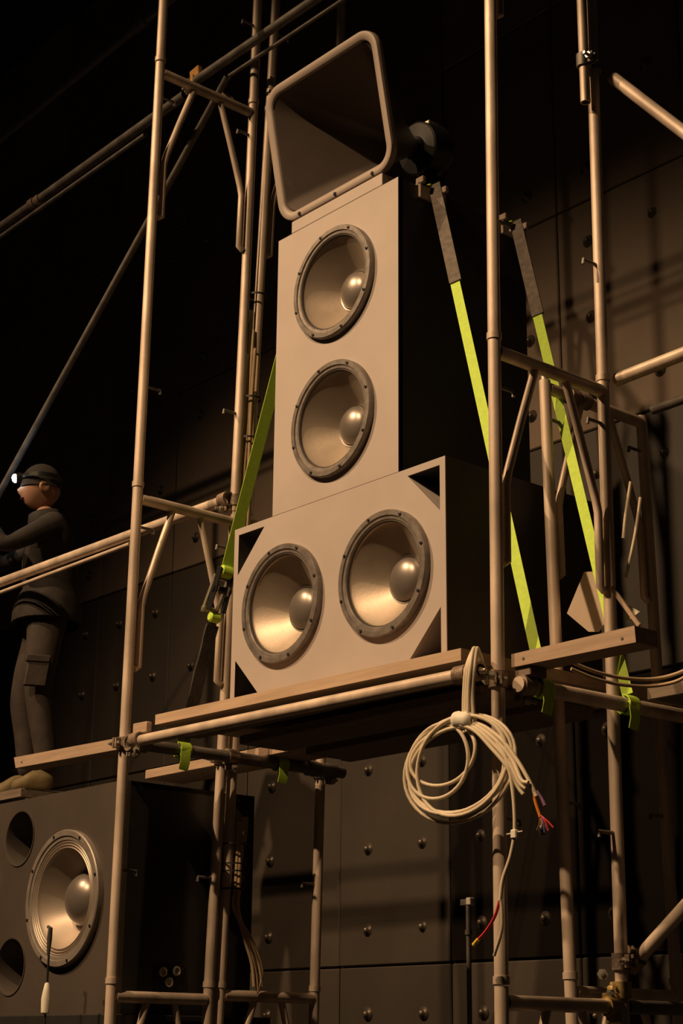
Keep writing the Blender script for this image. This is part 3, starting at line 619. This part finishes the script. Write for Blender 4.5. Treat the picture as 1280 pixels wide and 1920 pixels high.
wire(cc, [cpt(946, 1688, 0.014), cpt(938, 1715, 0.016), cpt(924, 1738, 0.018), cpt(910, 1752, 0.018)], RED, 0.0045)
wire(cc, [cpt(911, 1751, 0.018), cpt(907, 1755, 0.018), cpt(902, 1760, 0.018)], YELLOW, 0.006)
wire(cc, [cpt(947, 1688, 0.014), cpt(949, 1715, 0.015), cpt(947, 1745, 0.015), cpt(934, 1782, 0.012)], CABLE, 0.0045)
# bundle tied to the inner left post, above the deck
tb = thing('cable_bundle', p2b(0.9) + Vector((0.02, -0.03, 0)), 'tan cables tied along the inner left rear post beside the green strap', 'cable')
for k in range(5):
    ox, oy = [(-0.004, -0.036), (0.012, -0.031), (0.026, -0.026), (-0.002, -0.046), (0.03, -0.012)][k]
    pts = smoothpath([p2b(1.95 - 0.1 * k) + Vector((ox, oy, 0)), p2b(1.72) + Vector((ox + 0.004, oy - 0.004, 0)), p2b(1.45) + Vector((ox - 0.003 * k, oy, 0)), p2b(1.18) + Vector((ox, oy - 0.006 * (k % 2), 0)), p2b(0.95 - 0.06 * k) + Vector((ox * 0.7, oy - 0.004, 0))], 6)
    build('cable', MB().tube(pts, 0.0075, 8), CABLE if k in (0, 3) else CABLET, tb, 60)
for z in (2.02, 1.52, 1.33): build('cable_tie', MB().ring(p2b(z) + Vector((0.006, -0.018, 0)), (0, 0, 1), 0.042, 0.046, 0.008, 18), CBLACK, tb)
# lower bundle beside the subwoofer
tb = thing('cable_bundle', Vector((-0.385, 0.36, -1.0)), 'tan cable bundle tied to the post right of the subwoofer, loose ends hanging', 'cable')
lo_ = [p2b(z) + Vector((0.018, 0.045, 0)) for z in (-0.33, -0.45, -0.58, -0.68)]
for k in range(4):
    o_ = Vector((0.008 * math.cos(k * 1.6), 0.011 * math.sin(k * 1.6), 0))
    ex = [Vector((-0.39, 0.405 + 0.012 * k, -0.80)), Vector((-0.388, 0.44 + 0.017 * k, -0.89 - 0.02 * (k % 2))), Vector((-0.386, 0.452 + 0.019 * (k if k < 3 else 1), -0.975 - 0.02 * (k % 2)))]
    pts = smoothpath([p + o_ for p in lo_] + ex, 6)
    build('cable', MB().tube(pts, 0.0072, 8), CABLET, tb, 60)
for z in (-0.42, -0.50, -0.53, -0.60): build('cable_tie', MB().ring(p2b(z) + Vector((0.01, 0.024, 0)), (0, 0, 1), 0.044, 0.048, 0.006, 18), CBLACK, tb)
build('bare_end', MB().tube([(-0.386, 0.47, -0.985), (-0.386, 0.468, -1.005)], 0.004, 6), COPPER, tb)
wr = MB().obox(p2b(-0.36) + Vector((0.022, 0.056, 0)), (0.012, 0.004, 0), (-0.003, 0.016, 0.004), (0, 0.003, 0.05), 0.005)
build('tape_wrap', wr, CORNER, tb)
# thin pale cable dropping behind the left strap
single('thin_cable', MB().tube(smoothpath([(-0.14, 0.62, 1.30), (0.02, 0.63, 1.12), (0.13, 0.64, 0.99), (0.2, 0.66, 0.9)], 6), 0.005, 8), CABLE, 'thin pale cable slanting behind the green strap at the tall cabinet left edge', 'cable')
# cables lying under the right board
t = thing('loose_cable', (1.75, 0.3, -0.125), 'thin tan cables looping under the right end of the long board', 'cable')
for k, dz in enumerate((0.0, 0.022)):
    pts = smoothpath([(1.72, 0.02, -0.062 - dz), (1.75, 0.10, -0.086 - dz), (1.78, 0.20, -0.096 - dz), (1.82, 0.30, -0.090 - dz), (1.90, 0.34, -0.072 - dz), (1.98, 0.32, -0.045), (2.02, 0.25, -0.01)], 6)
    build('cable', MB().tube(pts, 0.006, 8), CABLET, t, 60)
build('red_tape', MB().obox((2.0, 0.29, 0.0), (0.02, 0.004, 0), (0, 0.01, 0), (0, 0, 0.008), 0.003), REDT, t)
# card and offcut behind the right post
cd_ = MB().prism([(1.415, 0.45, 0.372), (1.330, 0.45, 0.240), (1.425, 0.45, 0.158), (1.465, 0.45, 0.150), (1.515, 0.45, 0.185), (1.522, 0.45, 0.31), (1.475, 0.45, 0.362)], (0.002, 0.004, 0))
single('card_sheet', cd_, CARD, 'torn cream card sheet tucked behind the rear green strap', 'card', smooth=0)
single('paper_scrap', MB().prism([(1.655, 0.37, 0.20), (1.655, 0.37, 0.135), (1.715, 0.37, 0.160)], (0.001, 0.003, 0)), TAPE, 'small white paper corner right of the inner right post', 'paper', smooth=0)
single('wood_strip', MB().obox((1.715, 0.30, 0.165), (0.055, 0, -0.075), (0, 0.006, 0), (0.006, 0, 0.0045), 0.002), PLANK, 'thin wooden strip leaning above the right end of the long board', 'wood')
# two thin bent rods behind the right frame
single('wire_hook', MB().tube(smoothpath([(1.50, 0.62, 0.72), (1.47, 0.62, 0.60), (1.455, 0.62, 0.52)], 5), 0.006, 8).tube(smoothpath([(1.525, 0.64, 0.66), (1.49, 0.64, 0.52), (1.45, 0.63, 0.38)], 5), 0.006, 8), CABLE, 'pair of thin pale wires behind the right frame', 'wire')

# ------------------------------------------------------------------ worker
def skin_mesh(verts, edges, radii, root=0, sub=2):
    me = bpy.data.meshes.new('tmp'); me.from_pydata(verts, edges, [])
    o = bpy.data.objects.new('tmp', me); COL.objects.link(o)
    o.modifiers.new('s', 'SKIN'); o.modifiers['s'].use_smooth_shade = True
    for i, r in enumerate(radii):
        sv = me.skin_vertices[0].data[i]; sv.radius = r if isinstance(r, tuple) else (r, r); sv.use_root = (i == root)
    md = o.modifiers.new('d', 'SUBSURF'); md.levels = sub
    dg = bpy.context.evaluated_depsgraph_get(); ev = bpy.data.meshes.new_from_object(o.evaluated_get(dg))
    vs = [v.co.copy() for v in ev.vertices]; fs = [list(p.vertices) for p in ev.polygons]
    bpy.data.objects.remove(o); bpy.data.meshes.remove(me); bpy.data.meshes.remove(ev)
    return vs, fs
WB = Vector((-2.272, 0.500, -0.030))          # between the feet; built facing -X, turned at the end
def wp(fwd, side, z): return WB + Vector((-fwd, side, z))
J = {}; V = []; E = []; RR = []
def jn(name, p, r, parent=None):
    J[name] = len(V); V.append(p); RR.append(r)
    if parent: E.append((J[parent], J[name]))
jn('pelvis', wp(-0.01, 0, 0.93), (0.155, 0.125))
jn('waist', wp(-0.01, 0, 1.08), (0.150, 0.115), 'pelvis')
jn('chest', wp(-0.015, 0, 1.25), (0.170, 0.125), 'waist')
jn('upper_chest', wp(-0.005, 0, 1.36), (0.150, 0.110), 'chest')
jn('neck', wp(0.025, 0, 1.45), 0.058, 'upper_chest')
jn('neck_top', wp(0.05, 0, 1.53), 0.055, 'neck')
for s_, n in ((1, 'l'), (-1, 'r')):
    jn('hip' + n, wp(-0.005, 0.095 * s_, 0.86), 0.098, 'pelvis')
    jn('thigh' + n, wp(0.03 + 0.015 * s_, 0.105 * s_, 0.68), 0.092, 'hip' + n)
    jn('knee' + n, wp(0.05 + 0.03 * s_, 0.105 * s_, 0.49), 0.068, 'thigh' + n)
    jn('calf' + n, wp(0.015 + 0.03 * s_, 0.11 * s_, 0.33), 0.066, 'knee' + n)
    jn('ankle' + n, wp(-0.02 + 0.04 * s_, 0.11 * s_, 0.10), 0.058, 'calf' + n)
    jn('shoulder' + n, wp(0.0, 0.175 * s_, 1.385), 0.068, 'upper_chest')
    jn('uarm' + n, wp(0.10, 0.195 * s_, 1.315), 0.056, 'shoulder' + n)
    jn('elbow' + n, wp(0.24, 0.20 * s_, 1.235), 0.048, 'uarm' + n)
    jn('farm' + n, wp(0.31, 0.16 * s_, 1.33), 0.043, 'elbow' + n)
    jn('wrist' + n, wp(0.36, 0.115 * s_, 1.435), 0.032, 'farm' + n)
vs, fs = skin_mesh([tuple(v) for v in V], E, RR)
body = MB(); body.add(vs, fs)
for i, f in enumerate(body.f):
    c = sum((body.v[k] for k in f), Vector()) / len(f); z = c.z - WB.z; fwd = WB.x - c.x
    body.mi[i] = 1 if z < 0.98 else (2 if (z > 1.455 and fwd < 0.2) or (fwd > 0.345 and z > 1.40) else 0)
# head: egg-shaped cranium with jaw, nose, brow and ears
HCN = wp(0.065, 0, 1.625)
def headpt(u, v):
    a, b = 2 * PI * u, PI * v
    x, y, z = math.sin(b) * math.cos(a), math.sin(b) * math.sin(a), math.cos(b)   # x forward
    rx = 0.098 if x > 0 else 0.105; p = Vector((x * rx, y * 0.077, z * 0.118))
    if z < 0: p.x += 0.018 * (-z) * (1 if x > -0.3 else -0.2); p.y *= 1 - 0.28 * (-z); p.x *= 1 - 0.18 * max(0, -z - 0.3) * (x < 0)
    if x > 0.8 and -0.42 < z < 0.12: p.x += 0.026 * (1 - abs(y) / 0.28) * max(0, 1 - abs(z + 0.22) / 0.26) if abs(y) < 0.28 else 0
    if x > 0.6 and 0.02 < z < 0.25 and 0.15 < abs(y) < 0.6: p.x -= 0.008
    if x > 0.7 and -0.62 < z < -0.5 and abs(y) < 0.35: p.x += 0.006
    return p
hv = []; nu, nv = 28, 18
for j in range(nv + 1):
    for i in range(nu): 
        p = headpt(i / nu, j / nv); hv.append(HCN + Vector((-p.x, p.y, p.z)))
hf = [(j * nu + i, j * nu + (i + 1) % nu, (j + 1) * nu + (i + 1) % nu, (j + 1) * nu + i) for j in range(nv) for i in range(nu)]
body.m = 2; body.add(hv, hf)
for s_ in (1, -1):
    body.lathe(HCN + Vector((0.012, 0.073 * s_, -0.015)), (0.3, s_, 0), [(0.028, 0), (0.031, 0.008), (0.022, 0.014), (0.012, 0.008), (0, 0.007)], 12)
    # hand: palm and five curled fingers
    w_ = V[J['wrist' + ('l' if s_ == 1 else 'r')]]; hd = Vector((-0.35, -0.25 * s_, 0.9)).normalized(); sd = Vector((0, -s_, 0)); sd = (sd - hd * sd.dot(hd)).normalized(); pn = hd.cross(sd)
    pv, pe, pr = [w_, w_ + hd * 0.05, w_ + hd * 0.085], [(0, 1), (1, 2)], [(0.028, 0.022), (0.040, 0.016), (0.038, 0.014)]
    a_, b_ = skin_mesh([tuple(p) for p in pv], pe, pr, 0, 1); body.add(a_, b_)
    for k in range(4):
        b0 = w_ + hd * 0.085 + sd * (0.027 - 0.018 * k); L = (0.075, 0.083, 0.078, 0.06)[k]
        q = [b0 - hd * 0.02, b0, b0 + hd * L * 0.42 - pn * 0.012, b0 + hd * L * 0.62 - pn * 0.036, b0 + hd * L * 0.55 - pn * 0.055]
        a_, b_ = skin_mesh([tuple(p) for p in q], [(i, i + 1) for i in range(4)], [0.009, 0.0092, 0.0085, 0.008, 0.0068], 0, 1); body.add(a_, b_)
    q = [w_ + hd * 0.02 + sd * 0.018, w_ + hd * 0.045 + sd * 0.042, w_ + hd * 0.072 + sd * 0.05 - pn * 0.015, w_ + hd * 0.09 + sd * 0.046 - pn * 0.03]
    a_, b_ = skin_mesh([tuple(p) for p in q], [(0, 1), (1, 2), (2, 3)], [0.013, 0.0115, 0.0095, 0.0075], 0, 1); body.add(a_, b_)
wk = thing('person', WB, 'worker in dark clothes with a lit headlamp standing at the left edge, arms raised', 'person')
build('body', body, [JACKET, TROUS, SKIN], wk, 180)
# clothing: jacket hem, trouser pockets and knee fold, collar, knit cap, boots
jk = MB()
def oval(c, rx, ry, n=28): return [c + Vector((rx * math.cos(2 * PI * k / n), ry * math.sin(2 * PI * k / n), 0)) for k in range(n)]
secs = [(0.885, 0.165, 0.200), (0.89, 0.180, 0.214), (0.95, 0.180, 0.214), (1.02, 0.160, 0.190), (1.10, 0.120, 0.150)]
jv = []; 
for z, ry, rx in secs: jv += oval(wp(-0.012, 0, z), ry, rx)
jk.add(jv, [(i * 28 + k, i * 28 + (k + 1) % 28, (i + 1) * 28 + (k + 1) % 28, (i + 1) * 28 + k) for i in range(4) for k in range(28)])
build('jacket_hem', jk, JACKET, wk, 60)
co_ = MB().lathe(wp(0.03, 0, 1.44), (-0.25, 0, 1), [(0.085, -0.03), (0.092, 0.0), (0.078, 0.05), (0.066, 0.055), (0.07, 0.0)], 20)
build('collar', co_, JACKET, wk, 60)
for s_ in (1, -1):
    pk = MB().obox(wp(0.035, 0.195 * s_, 0.60), (0.055, 0, 0), (0, 0.012, 0), (0.01, 0, 0.075), 0.006)
    pkt = build('cargo_pocket', pk, TROUS, wk)
    build('pocket_flap', MB().obox(wp(0.035, 0.203 * s_, 0.665), (0.06, 0, 0), (0, 0.010, 0), (0.004, 0, 0.018), 0.004), TROUS, pkt)
cpv = []; nz = 8
for j in range(nz + 1):
    b = PI * 0.5 * j / nz * 1.08; 
    for i in range(24):
        a = 2 * PI * i / 24; cpv.append(HCN + Vector((0.004 - math.cos(a) * math.sin(b) * 0.110, math.sin(a) * math.sin(b) * 0.086, 0.010 + math.cos(b) * 0.122)))
build('knit_cap', MB().add(cpv, [(j * 24 + i, j * 24 + (i + 1) % 24, (j + 1) * 24 + (i + 1) % 24, (j + 1) * 24 + i) for j in range(nz) for i in range(24)]), HAIR, wk, 60)
for s_, n in ((1, 'l'), (-1, 'r')):
    an = V[J['ankle' + n]]; base = Vector((an.x, an.y, WB.z))
    a_, b_ = skin_mesh([tuple(base + Vector((0.035, 0, 0.045))), tuple(base + Vector((-0.03, 0, 0.055))), tuple(base + Vector((-0.12, 0, 0.043))), tuple(base + Vector((-0.185, 0, 0.037))), tuple(base + Vector((0.0, 0, 0.13)))], [(0, 1), (1, 2), (2, 3), (1, 4)], [0.042, 0.048, 0.043, 0.034, 0.062], 1, 2)
    bo = build('boot', MB().add([Vector((p.x, p.y, max(p.z, WB.z + 0.016))) for p in map(Vector, a_)], b_), SHOE, wk, 60)
    so = MB().prism([base + Vector((0.075, 0.03, 0)), base + Vector((0.075, -0.03, 0)), base + Vector((-0.03, -0.043, 0)), base + Vector((-0.13, -0.045, 0)), base + Vector((-0.205, -0.025, 0)), base + Vector((-0.205, 0.025, 0)), base + Vector((-0.13, 0.045, 0)), base + Vector((-0.03, 0.043, 0))], (0, 0, 0.02))
    build('sole', so, RUBBER, bo)
for s_ in (1, -1):
    ey = build('eye', MB().lathe(HCN + Vector((-0.080, 0.031 * s_, 0.004)), (-1, 0.12 * s_, 0), [(0, -0.012), (0.009, -0.008), (0.012, 0), (0.009, 0.008), (0.0, 0.012)], 10), TAPE, wk, 60)
    build('iris', MB().lathe(HCN + Vector((-0.0915, 0.0324 * s_, 0.004)), (-1, 0.12 * s_, 0), [(0.0055, 0), (0.004, 0.0015), (0, 0.002)], 8), CBLACK, ey, 60)
build('mouth', MB().obox(HCN + Vector((-0.093, 0, -0.066)), (0.006, 0, 0), (0, 0.021, 0), (0, 0, 0.004), 0.002), LIPS, wk)
hl = build('headlamp', MB().lathe(HCN + Vector((-0.108, 0, 0.045)), (-1, 0, -0.1), [(0, -0.012), (0.026, -0.012), (0.028, 0.0), (0.026, 0.022), (0.021, 0.024), (0.019, 0.016), (0, 0.016)], 20).ring(HCN + Vector((0.002, 0, 0.045)), (0.0, 0, 1), 0.1045, 0.108, 0.022, 28), PLASTIC, wk, 40, label='headlamp on an elastic band')
lampc = HCN + Vector((-0.130, 0.006, 0.0435))
build('lens', MB().lathe(lampc, (-0.85, 0.5, -0.1), [(0.023, 0), (0.023, 0.009), (0.016, 0.017), (0, 0.02)], 16), GLOW, hl)
TURN = math.radians(64); wk.rotation_euler = (0, 0, TURN)
ll = bpy.data.lights.new('headlamp_light', 'POINT'); lo = bpy.data.objects.new('headlamp_light', ll); COL.objects.link(lo)
ll.energy = 0.25; ll.color = (0.75, 0.92, 1.0); ll.shadow_soft_size = 0.02; lo.location = W(WB + Matrix.Rotation(TURN, 3, 'Z') @ (lampc + Vector((-0.05, 0, 0)) - WB)); lo['label'] = 'headlamp light'

for o in [o for o in bpy.data.objects if o.name.startswith('tmp')]: bpy.data.objects.remove(o)
